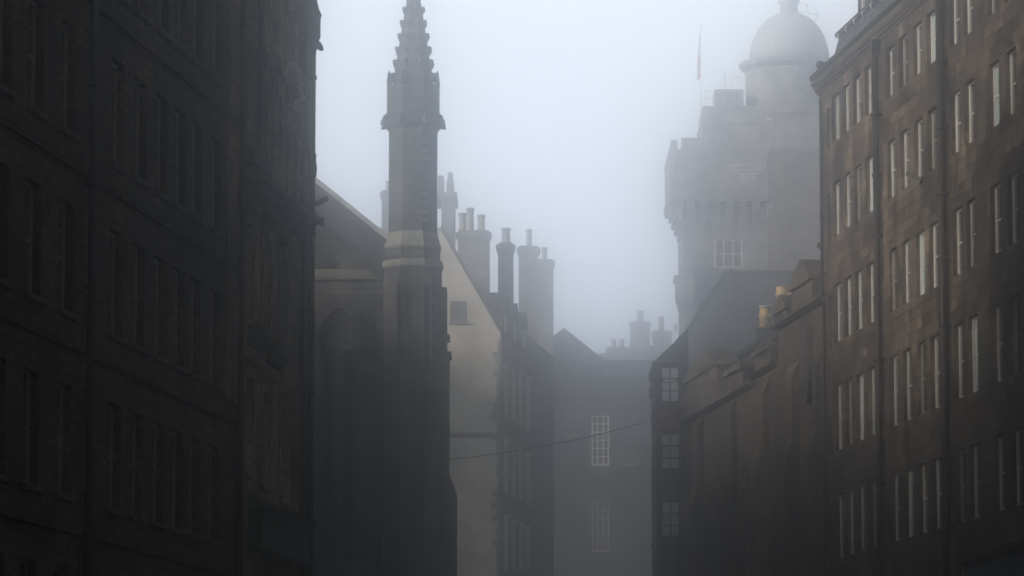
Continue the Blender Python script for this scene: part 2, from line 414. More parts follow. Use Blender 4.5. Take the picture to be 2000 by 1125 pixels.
# third, narrow slice of a house with the corner turret
frC = Frame((frB.o+frB.x*uB-frB.n*.02)[:2], aL)
uC = frC.u(603)
Ct = thing('tenement', 'narrow dark tenement end with corner turret at the left side of the street gap', 'building', frC, group='tenements along the street')
opsC = [(.35, 1.0, z, z+1.7) for z in (6.5, 10, 13.6, 17)]
mb = facade(0, uC, 0, 22, opsC, .18); body(mb, 0, uC, 0, 22, 9); mb.build('wall', M['hall'], Ct)
for o in opsC: window(Ct, *o, fm='cream', sill='hall')
MB().prismx([(-.1, 22), (4.5, 25), (9.1, 22)], .02, uC-.02).build('roof', M['slate'], Ct)
pipe(Ct, uC-.3, .5, 21.8, .07, .12); pipe(Ct, .15, .5, 21.8, .05, .1)
# corbelled round turret hanging at the corner
cu, _ = frC.at(606, 60, -.12); z1 = frC.z(601, 100); z2 = frC.z(601, 30); z3 = frC.z(601, -60)
MB().lathe([(.04, z1-.6), (.10, z1-.3), (.16, z1), (.20, z1+.2), (.24, z1+.25), (.24, z2-.15), (.27, z2-.05), (.24, z2), (.20, z2+.1), (.15, z2+.3), (.20, z2+.45), (.12, z2+.9), (.02, z3+.6)], cu, -.12, 14).build('corner_turret', M['hall'], Ct)
for zz in (frC.z(606, 345), frC.z(606, 215)): pass
def flood(name, label, px, py, Y, dx, cat='floodlight', scale=1.0, rz=0, mount=None):
    c = P(px, py, Y); t = thing(name, label, cat, loc=c, rz=rz, group=None)
    k = scale
    MB().prism([(-.05*k, -.10*k), (.42*k, .02*k), (.40*k, .14*k), (-.07*k, .05*k)], -.14*k, .14*k).build('housing', M['darkmetal'], t, rot=(0, -.25, 0))
    MB().prism([(-.03*k, -.115*k), (.40*k, -.005*k), (.41*k, .015*k), (-.035*k, -.095*k)], -.12*k, .12*k).build('lens', M['lens'], t, rot=(0, -.25, 0))
    MB().tube((0, 0, -.03), (-.34*k, 0, -.16*k), .025*k).tube((-.34*k, 0, -.30*k), (-.34*k, 0, .02*k), .035*k).build('bracket', M['darkmetal'], t)
    return t
flood('floodlight', 'slim dark floodlight pointing up right, on the left tenement corner before the church roof', 618, 397, 93.2, 1, scale=.7, rz=0)
flood('floodlight', 'dark floodlight on a bracket between the hooded windows of the buff tenement', 541, 262, frB.o.y+5.2, 1, scale=.9)
t = thing('loudspeaker', 'black flared horn sticking out from the left tenement corner below the slim floodlight', 'horn', loc=P(613, 433, 93.2))
MB().tube((-.15, 0, 0), (.12, 0, .0), .07, .06).tube((.12, 0, 0), (.2, 0, 0), .06, .12).tube((.2,0,0), (.24,0,0), .12, .12).build('horn', M['darkmetal'], t)
MB().box(-.2, -.08, -.05, .05, -.12, .12).build('bracket', M['darkmetal'], t)
t = thing('satellite_dish', 'small round dish seen edge-on near the top of the left tenement corner', 'satellite dish', loc=P(617, 90, 93.2))
MB().lathe([(.02, 0), (.12, .02), (.18, .06), (.185, .07), (.1, .035), (.02, .02)], 0, 0, 16).build('dish', M['pipe'], t, rot=(.5, 1.0, 0))
MB().tube((-.12, 0, -.05), (.03, 0, 0), .018).build('arm', M['pipe'], t)
t = thing('sign_bracket', 'tapering metal sign bracket edge-on against the fog at the left tenement corner', 'bracket', loc=P(611, 280, 93.4))
p = lambda x, y: ((P(x, y, 93.4)-P(611, 280, 93.4)).x, (P(x, y, 93.4)-P(611, 280, 93.4)).z)
MB().prism([p(604,225), p(606,345), p(617,345), p(619,330), p(612,265), p(614,240), p(609,216), p(603,216)], -.1, .1).build('frame', M['pipe'], t)
MB().tube((p(608,130)[0], 0, p(608,130)[1]), (p(608,218)[0], 0, p(608,218)[1]), .012).build('stay_wire', M['pipe'], t)

# ================================================================= RIGHT tenement
aR = math.atan2(-1, .12)
def Rpt(Y): return (10.2+.12*(127-Y), Y)
Y0 = 25.44/((1608-1000)/7900+.12)
frR = Frame(Rpt(Y0), aR)
R = thing('tenement', 'long brown sandstone tenement with rows of sash windows filling the right side', 'building', frR, group='tenements along the street')
wend = [1638, 1659, 1680, 1704, 1747, 1773, 1801, 1828, 1875, 1902, 1951, 1985]
rows = [(23.8, 1.5), (21.0, 1.72), (17.74, 1.85), (14.56, 2.08), (11.1, 2.0), (7.9, 2.0)]
URT = [frR.u(p+1.5, 250) for p in wend]
step = 1.95; URT += [URT[-1]+2.4+step*i for i in range(0, 6)]
opsR = []
WR = 1.12
for (zt, h) in rows:
    for u in URT: opsR.append((u-WR, u, zt-h, zt))
for zt, h in rows[:5]:
    u = frR.u(1621, 300); opsR.append((u-.42, u, zt-h-.1, zt-.25))
for u in (5, 9, 16, 20, 27, 31): opsR.append((u, u+2.6, .8, 3.4))
LR = URT[-1]+1.2; TR = 24.35
mb = facade(0, LR, 0, TR, opsR, .17); body(mb, 0, LR, 0, TR, 10)
mb.build('wall', M['ashlar_brown'], R)
for k, o in enumerate(opsR):
    if o[3] < 3.6: window(R, *o, reveal=.17, style='fix', fm='shopblue', cols=2, rows=1)
    elif o[1]-o[0] < .6: window(R, *o, reveal=.17, fm='darkpaint', cols=1, rows=1)
    else: window(R, *o, reveal=.17, fm='white' if (k*7) % 5 else 'cream', cols=1, rows=1, t=.13 if k % 4 else .09, gm='glass' if (k*5) % 7 else 'glass_blind_reflect')
pipe(R, frR.u(1721, 300), .4, TR-.1, .10, .16); pipe(R, frR.u(1851, 300), .4, TR-.1, .12, .18)
pipe(R, frR.u(1609.5, 300), .4, TR-.4, .05, .1, hopper=False)
cornice(R, -.12, LR, TR-.12, k=.55, mat='hall')
MB().box(-.1, LR, -.17, .3, TR+.16, TR+.40).build('eaves_course', M['hall'], R)
gutter(R, -.3, LR, TR+.38, -.12)
MB().prismx([(-.3, TR+.42), (-.12, TR+1.05), (.8, TR+1.8), (5, TR+3.4), (8.6, TR+2.6), (10.2, TR+.42)], frR.u(1647, 100), LR-.02).build('roof', M['slate'], R)
MB().prismx([(-.25, TR+1.0), (-.27, TR+1.12), (-.1, TR+1.16), (-.05, TR+1.05)], frR.u(1647, 100), LR-.05).build('eaves_board', M['pipe'], R)
# snow guards along the eaves
for i in range(12):
    u = 4.6+i*1.25; MB().tube((u, -.24, TR+.72), (u+.02, -.33, TR+.98), .022).tube((u+.02, -.33, TR+.98), (u+.03, -.2, TR+1.0), .022).build('snow_guard', M['metal'], R)
# dormers
ud = frR.u(1694, 60, .25)
for k in range(4):
    a = ud+.1+k*2.1; z0, z1 = TR+.9, TR+2.6
    mb = facade(a, a+1.5, z0, z1, [(a+.3, a+1.2, z0+.3, z1-.25)], .1, -.06); body(mb, a, a+1.5, z0, z1, 3, -.06)
    d = mb.build('dormer', M['slate'], R)
    MB().box(a-.12, a+1.62, -.2, 3.1, z1+.003, z1+.12).build('dormer_roof', M['lead'], d)
    wd = window(d, a+.3, a+1.2, z0+.3, z1-.25, reveal=.1, y=-.06, fm='white', cols=1, rows=1)
for u in (9, 19): stack(R, u, u+2.4, 4.5, 5.7, TR+2.5, TR+6, [u+.5, u+1.2, u+1.9], 'ashlar_brown')
# shopfront cornice low at the near end
us = frR.u(1868, 1085, -.3); zs = frR.z(1868, 1085, -.3)
mb = MB(); mb.prismx([(.01, zs-.35), (-.28, zs-.2), (-.34, zs), (.01, zs+.12)], us, LR-.1); mb.build('shop_cornice', M['hall'], R)
MB().box(us+.1, LR-.2, -.14, -.004, zs-1.2, zs-.352).build('shop_fascia', M['shopblue'], R)
# things on it
t = thing('satellite_dish', 'round grey dish on the eaves at the far corner of the brown sandstone tenement', 'satellite dish', loc=P(1602, 130, Y0-1.2))
MB().lathe([(.02, 0), (.13, .02), (.165, .07), (.17, .08), (.09, .045), (.02, .03)], 0, 0, 20).build('dish', M['darkmetal'], t, rot=(1.35, 0, .25))
MB().tube((0, .03, 0), (.05, .05, -.3), .02).tube((0, -.02, -.13), (0, -.16, -.06), .012).build('arm', M['darkmetal'], t)
t = thing('gutter_spout', 'dark metal spout jutting out down left from the roof corner of the brown tenement', 'spout', loc=P(1606, 152, Y0-1.0))
a = P(1587, 168, Y0-1.0)-P(1606, 152, Y0-1.0)
MB().tube((.12, 0, .09), tuple(a), .06, .07, n=4).tube(tuple(a), tuple(a*1.06), .085, .085, n=4).build('spout', M['pipe'], t)
t = flood('floodlight', 'angular black floodlight on the far corner of the brown tenement, above the battlements', 1619, 488, Y0-.3, -1, scale=1.0, rz=math.pi)
p0 = frR.o+frR.x*frR.u(1800, 352)+frR.n*.35
t = flood('floodlight', 'black floodlight below a second row window between the two thick drainpipes', 1797, 350, p0.y, -1, scale=1.0, rz=math.pi*.9)

# ================================================================= crenellated hall beyond it
Yc = Y0+.15
frH = Frame(Rpt(156), aR)
H = thing('crenellated_hall', 'gothic hall with stepped battlements and buttresses, left of the brown tenement', 'building', frH)
LH = frH.u(1616, 700)
um = lambda px, py: frH.u(px, py)
SEC = [(0, um(1474, 760), 16.1), (um(1474, 760), um(1521, 690), 16.35), (um(1521, 690), LH, 17.55)]
lanc = []
for px in (1405, 1455, 1478, 1535, 1585):
    u = frH.u(px, 900); lanc.append((u, u+1.0, 6.5, 12.5))
for i, (a, b, wt) in enumerate(SEC):
    lo = [o for o in lanc if a <= o[0] and o[1] <= b] 
    mb = facade(a, b, 0, wt, lo, .3); body(mb, a, b, 0, wt, 9); mb.build('wall', M['hall'], H)
    for o in lo:
        wdw = window(H, *o, reveal=.3, style='fix', fm='church', cols=2, rows=5, own=True)
        hh = o[3]-o[2]
        MB().prism([(-.1, hh+.02), (1.1, hh+.02), (1.1, hh+.2), (.5, hh+.8), (-.1, hh+.2)], -.12, .01).build('hood_mould', M['hall'], wdw)
    MB().prismx([(-.30, wt+.004), (-.30, wt-.07), (-.10, wt-.16), (-.003, wt-.17), (-.003, wt+.004)], a+.02, b-.02).build('string_course', M['hall'], H)
def merlon(u0, u1, base, top, peak, y0=-.28, y1=.55):
    mb = MB(); mb.box(u0, u1, y0+.05, y1-.05, base+.002, top-peak-.14)
    zt = top-peak-.14; m = u0+(u1-u0)*.62
    # coping that rises along the wall to a ridge, as on the photographed battlements
    mb.prism([(u0-.12, zt+.002), (u1+.1, zt+.002), (u1+.1, zt+.14), (m+.15, top), (m-.15, top), (u0-.12, zt+.14)], y0-.07, y1+.07)
    return mb.build('merlon', M['hall'], H)
for a, b, base, top, pk in ((1352, 1412, 16.1, 18.27, .75), (1432, 1462, 16.1, 16.98, .12), (1486, 1518, 16.35, 17.15, .2), (1525, 1552, 17.55, 18.35, .4), (1560, 1600, 17.55, 19.05, .65)):
    merlon(um(a, 720), um(b, 640), base, top, pk)
for a, b, z in ((1413, 1431, 16.1), (1463, 1473, 16.1), (1553, 1559, 17.55), (1601, 1613, 17.55)):
    MB().prismx([(-.2, z+.006), (-.2, z+.1), (.25, z+.22), (.6, z+.1), (.6, z+.006)], um(a, 740), um(b, 660)).build('coping', M['hall'], H)
u, z = frH.at(1566, 636, -.3); zb = frH.z(1566, 790, -.3)
MB().prism([(u-.1, zb), (u+.1, zb), (u+.55, zb+.7), (u+.55, z-1.3), (u, z), (u-.55, z-1.3), (u-.55, zb+.7)], -.2, -.003).build('dark_niche_panel', M['church'], H)  # raised panel in darker stone stands for the shade of a recess
for px in (1372, 1436, 1500, 1558, 1606):   # buttresses
    u = um(px, 900); mb = MB()
    mb.prismx([(.01, 0), (-.75, 0), (-.75, 7), (-.5, 7.8), (-.5, 12.6), (-.25, 13.4), (-.25, 15.4), (.01, 16)], u-.35, u+.35); mb.build('buttress', M['hall'], H)
# rounded corner turret at the far end
MB().lathe([(.55, 0), (.55, 16.5), (.64, 16.6), (.64, 16.75), (.45, 17.2), (.05, 17.6)], .45, .25, 8, math.pi/8, False).build('corner_turret', M['hall'], H)
MB().prismx([(.7, 16.104), (4.5, 16.9), (9, 16.104)], .6, um(1474, 760)-.02).build('roof', M['lead'], H)

# ================================================================= oriel house
YO = 166
frO = Frame(P(1282, 900, YO)[:2], 0)
O = thing('bay_window_house', 'narrow dark house with stacked small-paned bay windows, at the far end of the battlements', 'building', frO)
ux = lambda px: frO.u(px, 800); uz = lambda py: frO.z(1300, py)
opO = []
for (y0, y1) in ((715, 787), (846, 918), (978, 1050)): opO.append((ux(1290), ux(1328), uz(y1), uz(y0)))
xr = ux(1345)
mb = facade(0, xr, uz(1112), uz(708), opO, .12); body(mb, 0, xr, uz(1112), uz(708), 6); mb.build('bay', M['darkpaint'], O)
for k, o in enumerate(opO):
    wn = window(O, *o, reveal=.12, style='fix', fm='darkpaint', gm='glass_blind_reflect', cols=2, rows=3, own=True, bar=.03)
    ow, oh = o[1]-o[0], o[3]-o[2]; zt = oh*.60
    MB().box(.07, ow-.07, .03, .068, zt-.05, zt+.05).build('transom', M['darkpaint'], wn)
    MB().box(.12, ow-.12, .005, .028, zt-.015, zt+.03).build('drip_bar', M['white'], wn)
MB().box(-.02, xr+.0, -.03, -.003, uz(842), uz(795)).build('panel', M['redpaint'], O)
MB().box(-.02, xr+.0, -.03, -.003, uz(972), uz(925)).build('panel', M['darkpaint'], O)
mb = MB()
for a, b, e in ((705, 722, .13), (739, 755, .13), (793, 800, .06), (868, 878, .05), (918, 926, .06), (1046, 1056, .06)):
    mb.box(-e, -.003, -.1, 5, uz(b), uz(a))
mb.build('moulding', M['darkpaint'], O)
MB().prism([(-.1, uz(707)), (xr, uz(707)), (xr, uz(640)), (ux(1325), uz(660)), (ux(1318), uz(668))], -.06, 6).build('roof', M['slate'], O)
MB().box(.15, xr, .3, 6, 0, uz(1114)).build('lower_wall', M['hall'], O)
# ================================================================= slate roofed house behind
YS = 226
frS = Frame(P(1320, 900, YS)[:2], 0)
Sh = thing('slate_roofed_house', 'house with a big steep grey slate roof below the domed tower', 'building', frS)
q = lambda px, py, d=0: frS.at(px, py, d)
x0, zl = q(1327, 668); xw = q(1640, 700)[0]; ze = q(1400, 760)[1]
ridge0, zr = q(1417, 531, 3.0); 
MB().box(x0, xw, .0, 8, 0, ze).build('wall', M['harl'] if False else M['far'], Sh)
mb = MB(); a0 = (x0, 0, ze+.003); 
A1=(x0,-.1,ze+.003); B1=(xw,-.1,ze+.003); C1=(xw,3.0,zr); D1=(ridge0,3.0,zr); E1=(x0,-.02,zl); A2=(x0,8,ze+.003); B2=(xw,8,ze+.003); E2=(x0, 6.0, zl)
mb.poly([A1,B1,C1,D1,E1]); mb.poly([A1,E1,D1,E2,A2]); mb.poly([A2,E2,D1,C1,B2]); mb.poly([B1,B2,C1]); mb.poly([A1,A2,B2,B1])
mb.build('roof', M['slate'], Sh)
MB().tube((ridge0, 3, zr), (xw, 3, zr), .1).tube((ridge0, 3, zr), (x0, -.0, zl), .1).build('ridge', M['pipe'], Sh)
# small gable with chimney pots in front of the roof
YG = 160
frG = Frame(P(1425, 900, YG)[:2], 0)
g = lambda px, py: frG.at(px, py)
G_ = thing('chimney_gable', 'low stone gable with raking slate edge behind the battlements', 'building', frG)
pts = [(g(1418,800)[0], 0), (g(1640,800)[0], 0), (g(1640,600)[0], g(1640,600)[1]), g(1527,656), (g(1424,714))]
MB().prism(pts, 0, 4).build('wall', M['ashlar_buff'], G_)
a, b = g(1420, 712), g(1640, 586)
MB().prism([a, b, (b[0], b[1]+.28), (a[0]-.05, a[1]+.24)], -.15, 4.1).build('verge', M['slate'], G_)
def pots(px0, px1, py, lst):
    x0, z1 = g(px0, py); x1 = g(px1, py)[0]
    s = MB().box(x0, x1, .5, 1.3, z1-3, z1-.1).box(x0-.06, x1+.06, .44, 1.36, z1-.1, z1).build('chimney', M['slate'], G_)
    for px, pt, capd in lst:
        u, zt = g(px, pt); r = .24
        o = MB().lathe([(r, z1-.02), (r*.95, zt-.35), (r*1.12, zt-.32), (r*1.12, zt-.24), (r*.92, zt-.22), (r*.9, zt-.1), (r*.95, zt)], u, .9, 18).build('chimney_pot', M['pot'], s)
        if capd: MB().lathe([(.27, zt+.002), (.29, zt+.04), (.22, zt+.1), (.05, zt+.13)], u, .9, 18).build('cowl', M['metal'], o)
pots(1481, 1516, 637, [(1497, 597, 1)]); pots(1518, 1562, 592, [(1530, 555, 0), (1550, 556, 0)])

# ================================================================= domed tower
YT = 305
frT = Frame(P(1337, 900, YT)[:2], 0)
T = thing('domed_tower', 'tall castle-like tower with corbelled parapet and domed top, fading into the fog', 'tower', frT)
tp = lambda px, py, d=0: frT.at(px, py, d)
tu = lambda px: tp(px, 500)[0]; tz = lambda py: tp(1450, py)[1]
wo = (tu(1395), tu(1450), tz(523), tz(468))
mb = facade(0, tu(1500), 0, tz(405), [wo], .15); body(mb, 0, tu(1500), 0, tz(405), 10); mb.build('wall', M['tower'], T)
window(T, *wo, reveal=.06, style='fix', fm='white', gm='shade_glass', cols=3, rows=2, sill='ashlar_buff', t=.12, bar=.045)
# overhanging parapet stage
xl = tu(1308)
mb = MB(); mb.box(xl, tu(1500), -.75, 9, tz(395), tz(296)); mb.build('parapet_stage', M['tower'], T)
mb = MB(); mb.box(xl-.1, tu(1500), -.85, 9.1, tz(388), tz(377)); mb.box(xl-.05, tu(1500), -.8, 9.05, tz(300), tz(294)); mb.build('string_course', M['tower'], T)
mb = MB()
for k, (py0, py1) in enumerate(((395, 408), (408, 421), (421, 434), (434, 446))):   # corbel table
    e = xl*(1-(k+1)/4.8); o = -.75*(1-(k+1)/4.8)
    mb.box(e, .01, o, 8, tz(py1), tz(py0))
    x = .25
    while x < tu(1496):
        mb.box(x, x+.55, o, .01, tz(py1), tz(py0)); x += 1.0
mb.build('corbel_table', M['tower'], T)
for a, b, y in ((1310, 1324, 276), (1331, 1371, 272), (1388, 1428, 292), (1500, 1530, 292)):
    MB().box(tu(a), tu(b), -.7, -.3, tz(297), tz(y)).build('merlon', M['tower'], T)
MB().box(tu(1310), tu(1324), .5, 8.9, tz(297), tz(284)).build('merlon', M['tower'], T)
# upper stage
frx = lambda px, py, d: tp(px, py, d)[0]
zt2 = tp(1450, 207, 3)[1]
mb = MB(); mb.box(frx(1373,300,3), frx(1650,300,3), 3, 10, tz(330), zt2); mb.box(frx(1370,300,3), frx(1650,300,3), 2.9, 10.1, tp(0,240,3)[1], tp(0,232,3)[1])
mb.build('upper_stage', M['tower'], T)
MB().box(frx(1395,180,4), frx(1450,180,4), 3.2, 6, zt2+.002, tp(0,178,4)[1]).build('roof_hut', M['tower'], T)
def rail(name, pts, posts, y, h, mat='metal', r=.03):
    mb = MB()
    for k in range(len(pts)-1):
        for f in (0, .5, 1): mb.tube((pts[k][0], y, pts[k][1]-h*f), (pts[k+1][0], y, pts[k+1][1]-h*f), r)
    for x, z in posts: mb.tube((x, y, z-h), (x, y, z+.1), r)
    return mb.build(name, M[mat], T)
rz_ = tp(0, 178, 3)[1]; xa, xb = frx(1378,180,3), frx(1452,180,3)
rail('railing', [(xa, rz_), (xb, rz_)], [(xa+(xb-xa)*i/4, rz_) for i in range(5)], 3.1, rz_-zt2)
# white rails on the solid parapet imitate bright fog in a gap; lattice beside
mb = MB()
def bar(x0_, y0_, x1_, y1_, d=-.8, r=.035):
    a, b = tp(x0_, y0_, d), tp(x1_, y1_, d); mb.tube((a[0], d, a[1]), (b[0], d, b[1]), r)
for s in ((1428,322,1495,322),(1432,332,1490,332),(1438,340,1486,340),(1444,348,1480,348),(1438,322,1438,340),(1485,322,1485,340),(1428,322,1432,332),(1495,322,1490,332),(1452,340,1452,362),(1458,340,1458,364),(1464,340,1464,364),(1470,340,1470,360),(1446,340,1450,356),(1476,340,1474,356)): bar(*s)
mb.build('fog_white_railing', M['white'], T)
mb = MB()
for s in ((1403,262,1403,308),(1419,262,1419,308),(1403,262,1419,272),(1403,280,1419,270),(1403,285,1419,296),(1403,308,1419,298),(1403,296,1419,296),(1403,272,1419,272)): bar(*s, d=2.8, r=.02)
mb.build('lattice', M['metal'], T)
# drum, dome, lantern
dd = 6; cx = tp(1542, 125, dd)[0]; pxm = (tp(1642, 125, dd)[0]-cx)/100
dz = lambda py: tp(1542, py, dd)[1]
MB().lathe([(86*pxm, zt2-.5), (86*pxm, dz(142)), (98*pxm, dz(134)), (100*pxm, dz(126)), (80*pxm, dz(124))], cx, dd, 16, 0, False).build('drum', M['tower'], T)
MB().lathe([(79*pxm, dz(125)), (77*pxm, dz(100)), (71*pxm, dz(78)), (60*pxm, dz(56)), (45*pxm, dz(40)), (26*pxm, dz(29)), (18*pxm, dz(26))], cx, dd, 32).build('dome', M['lead'], T)
MB().lathe([(17*pxm, dz(28)), (17*pxm, dz(8)), (21*pxm, dz(6)), (21*pxm, dz(2)), (12*pxm, dz(-10)), (3*pxm, dz(-22))], cx, dd, 12).build('lantern', M['lead'], T)
mb = MB()
def bar2(x0_, y0_, x1_, y1_, d=dd):
    a, b = tp(x0_, y0_, d), tp(x1_, y1_, d); mb.tube((a[0], d, a[1]), (b[0], d, b[1]), .018)
for s in ((1560,22,1590,28),(1560,4,1590,12),(1590,12,1598,30),(1590,28,1598,30),(1598,30,1588,48),(1575,8,1578,25)): bar2(*s)
mb.build('dome_ladder', M['darkmetal'], T)
# coursed rubble block on the right
mb = MB(); mb.box(tu(1500), tu(1660), -.55, 9.5, 0, tz(300)); mb.box(tu(1500)-.05, tu(1660), -.62, 9.5, tz(300)+.002, tz(292)); mb.build('side_block', M['tower_rubble'], T)
# lower corbelled bartizan
zb = tz
mb = MB(); mb.box(tu(1319), tu(1356), -1.6, 1, tz(582), tz(548)); mb.box(tu(1328), tu(1353), -1.2, 1, tz(548)+.002, tz(522)); mb.box(tu(1315), tu(1336), -1.7, 1, tz(552), tz(543))
for k in range(3): mb.box(tu(1320+k*3), tu(1354), -1.5+.25*k, 1, tz(592+k*10), tz(582+k*10)-.002)
mb.box(tu(1327), tu(1354), -.8, 1, 0, tz(612)); mb.build('bartizan', M['tower'], T)
# flagpole and hanging flag, antennas
fp = thing('flagpole', 'thin pale flagpole with a limp red and white flag beside the domed tower', 'flagpole', loc=P(1369, 340, YT-.3))
bz = P(1369, 340, YT-.3)
r_ = lambda px, py: (P(px, py, YT-.3)-bz)
MB().tube((0,0,-.5), tuple(r_(1368, 55)), .05, .03).lathe([(.02, r_(0,56).z), (.07, r_(0,52).z), (.02, r_(0,49).z)], r_(1368,55).x, 0, 10).build('pole', M['white'], fp)
def cloth(pts, mat, name):
    mb = MB(); n = 10
    for i in range(n):
        for j in range(4):
            def pt(i, j):
                f = i/n; a0, a1 = pts[0], pts[1]
                x = (a0[0]*(1-f)+a1[0]*f)*(j/4); y = .09*math.sin(j*2.1+f*2)*(j > 0); z = a0[1]*(1-f)+a1[1]*f
                return (x+r_(1368, 100).x, y, z-.25*j/4)
            mb.poly([pt(i,j), pt(i,j+1), pt(i+1,j+1), pt(i+1,j)], True)
    o = mb.build(name, M[mat], fp); return o
cloth([(-.10, r_(0,62).z), (-.22, r_(0,108).z)], 'flagwhite', 'flag_field')
cloth([(-.22, r_(0,108).z), (-.27, r_(0,152).z)], 'red', 'flag')
an = thing('aerial', 'thin television aerial on the roof in front of the dome drum', 'aerial', loc=P(1415, 178, YT+4))
bz2 = P(1415, 178, YT+4); r2 = lambda px, py: tuple(P(px, py, YT+4)-bz2)
MB().tube((0,0,-.4), r2(1415,138), .03).build('mast', M['metal'], an)
mb = MB()
for s in ((1410,140,1420,140),(1415,153,1448,153),(1411,158,1419,158),(1428,160,1428,178),(1419,168,1415,176)): mb.tube(r2(s[0],s[1]), r2(s[2],s[3]), .02)
mb.build('element', M['metal'], an)
an = thing('street_camera_mast', 'pale mast with a crosspiece rising in front of the domed tower parapet', 'mast', loc=P(1506, 300, YT-.8))
bz2 = P(1506, 300, YT-.8); r3 = lambda px, py: tuple(P(px, py, YT-.8)-bz2)
MB().tube((0,0,0), r3(1506,228), .035).build('mast', M['metal'], an)
MB().box(r3(1495,233)[0], r3(1509,233)[0], -.06, .06, r3(0,235)[2], r3(0,231)[2]).build('crosspiece', M['white'], an)

# ================================================================= CHURCH with gable and spired turret
YCH = 150
frK = Frame(P(560, 900, YCH)[:2], 0)
k_ = lambda px, py, d=0: frK.at(px, py, d)
ku = lambda px: k_(px, 700)[0]; kz = lambda py: k_(700, py)[1]
K = thing('church', 'soot-dark gothic church gable with pointed window, left of the spired turret', 'church', frK)
za, zbb = kz(303), kz(462)
top = [(0, 0), (ku(775), 0), (ku(775), kz(478)), (ku(612), kz(345)), (0, kz(303))]
lw = [(ku(629), ku(652), kz(1100), kz(685)), (ku(668), ku(693), kz(1100), kz(685))]
zf = kz(560)
mb = facade(0, ku(775), 0, zf, lw, .25)
pts = [(0, zf), (ku(775), zf), (ku(775), kz(478)), (ku(612), kz(345)), (0, kz(303))]
mb.poly([(x, 0, z) for x, z in pts]); 
for i in range(len(top)):
    a, b = top[i], top[(i+1) % len(top)]; mb.poly([(a[0],0,a[1]),(a[0],14,a[1]),(b[0],14,b[1]),(b[0],0,b[1])])
mb.build('wall', M['church'], K)
def rake(name, x0_, y0_, x1_, y1_, th, out_, mat):
    a, b = k_(x0_, y0_), k_(x1_, y1_)
    MB().prism([(a[0], a[1]-th), (b[0], b[1]-th), b, a], -out_, .01).build(name, M[mat], K)
rake('raking_coping', 600, 334, 762, 464, .22, .35, 'lead')
# slated slope strip under the coping, dark moulding along its lower edge
a, b, c, d = k_(600, 340), k_(760, 468), k_(745, 540), k_(600, 412)
mb = MB(); mb.poly([(a[0],-.3,a[1]-.15),(d[0],-.5,d[1]),(c[0],-.5,c[1]),(b[0],-.3,b[1]-.15)]); mb.poly([(d[0],-.5,d[1]),(d[0],-.003,d[1]),(c[0],-.003,c[1]),(c[0],-.5,c[1])])
mb.build('roof_slope', M['slate'], K)
rake('raking_moulding', 600, 412, 748, 542, .2, .6, 'church')
MB().prismx([(-.003, kz(546)), (-.10, kz(546)), (-.16, kz(540)), (-.16, kz(530)), (-.003, kz(526))], 0, ku(742)).build('string_course', M['church_trim'], K)
# pointed arch moulding
ca, cb = ku(612), ku(716); spr = kz(690); R_ = (cb-ca)
def archpts(off, n=12):
    pts = []
    for i in range(n+1):        # right arc, centre at left springing
        t_ = math.radians(62)*i/n; pts.append((ca+(R_+off)*math.cos(t_), spr+(R_+off)*math.sin(t_)))
    rt = [p for p in pts if p[0] >= (ca+cb)/2]
    lt = [((ca+cb)-p[0], p[1]) for p in reversed(rt)]
    return rt+lt
for n_, (o1, o2, dep) in enumerate(((.0, .16, .22), (-.2, -.06, .12))):
    A_, B_ = archpts(o1), archpts(o2); n = min(len(A_), len(B_)); mb = MB()
    A_ = archpts(o1); B_ = [( (ca+cb)/2+(x-(ca+cb)/2)*((R_/2+o2)/(R_/2+o1)), spr+(z-spr)*((R_*.87+o2)/(R_*.87+o1))) for x, z in A_]
    for i in range(len(A_)-1):
        mb.poly([(A_[i][0],-dep,A_[i][1]),(A_[i+1][0],-dep,A_[i+1][1]),(B_[i+1][0],-dep,B_[i+1][1]),(B_[i][0],-dep,B_[i][1])])
        mb.poly([(A_[i][0],-dep,A_[i][1]),(A_[i+1][0],-dep,A_[i+1][1]),(A_[i+1][0],.0,A_[i+1][1]),(A_[i][0],.0,A_[i][1])])
        mb.poly([(B_[i][0],-dep,B_[i][1]),(B_[i+1][0],-dep,B_[i+1][1]),(B_[i+1][0],.0,B_[i+1][1]),(B_[i][0],.0,B_[i][1])])
    mb.build('arch_moulding', M['church'], K)
for o in lw:
    wdn = window(K, *o, reveal=.25, style='fix', fm='church', gm='glass', cols=1, rows=5, own=True)
    mb = MB()                                               # diamond leading
    W, Hh = o[1]-o[0], o[3]-o[2]; st = .16
    n = int((W+Hh)/st)
    for i in range(n):
        s0 = i*st
        for sg in (0, 1):
            xA, zA = (min(s0, W), max(0, s0-W)); xB, zB = (max(0, s0-Hh), min(s0, Hh))
            if abs(xA-xB) < .03: continue
            if sg: xA, xB = W-xA, W-xB
            mb.tube((xA, .235+.004*sg, zA), (xB, .235+.004*sg, zB), .006, n=3, smooth=False)
    mb.build('leading', M['darkmetal'], wdn)
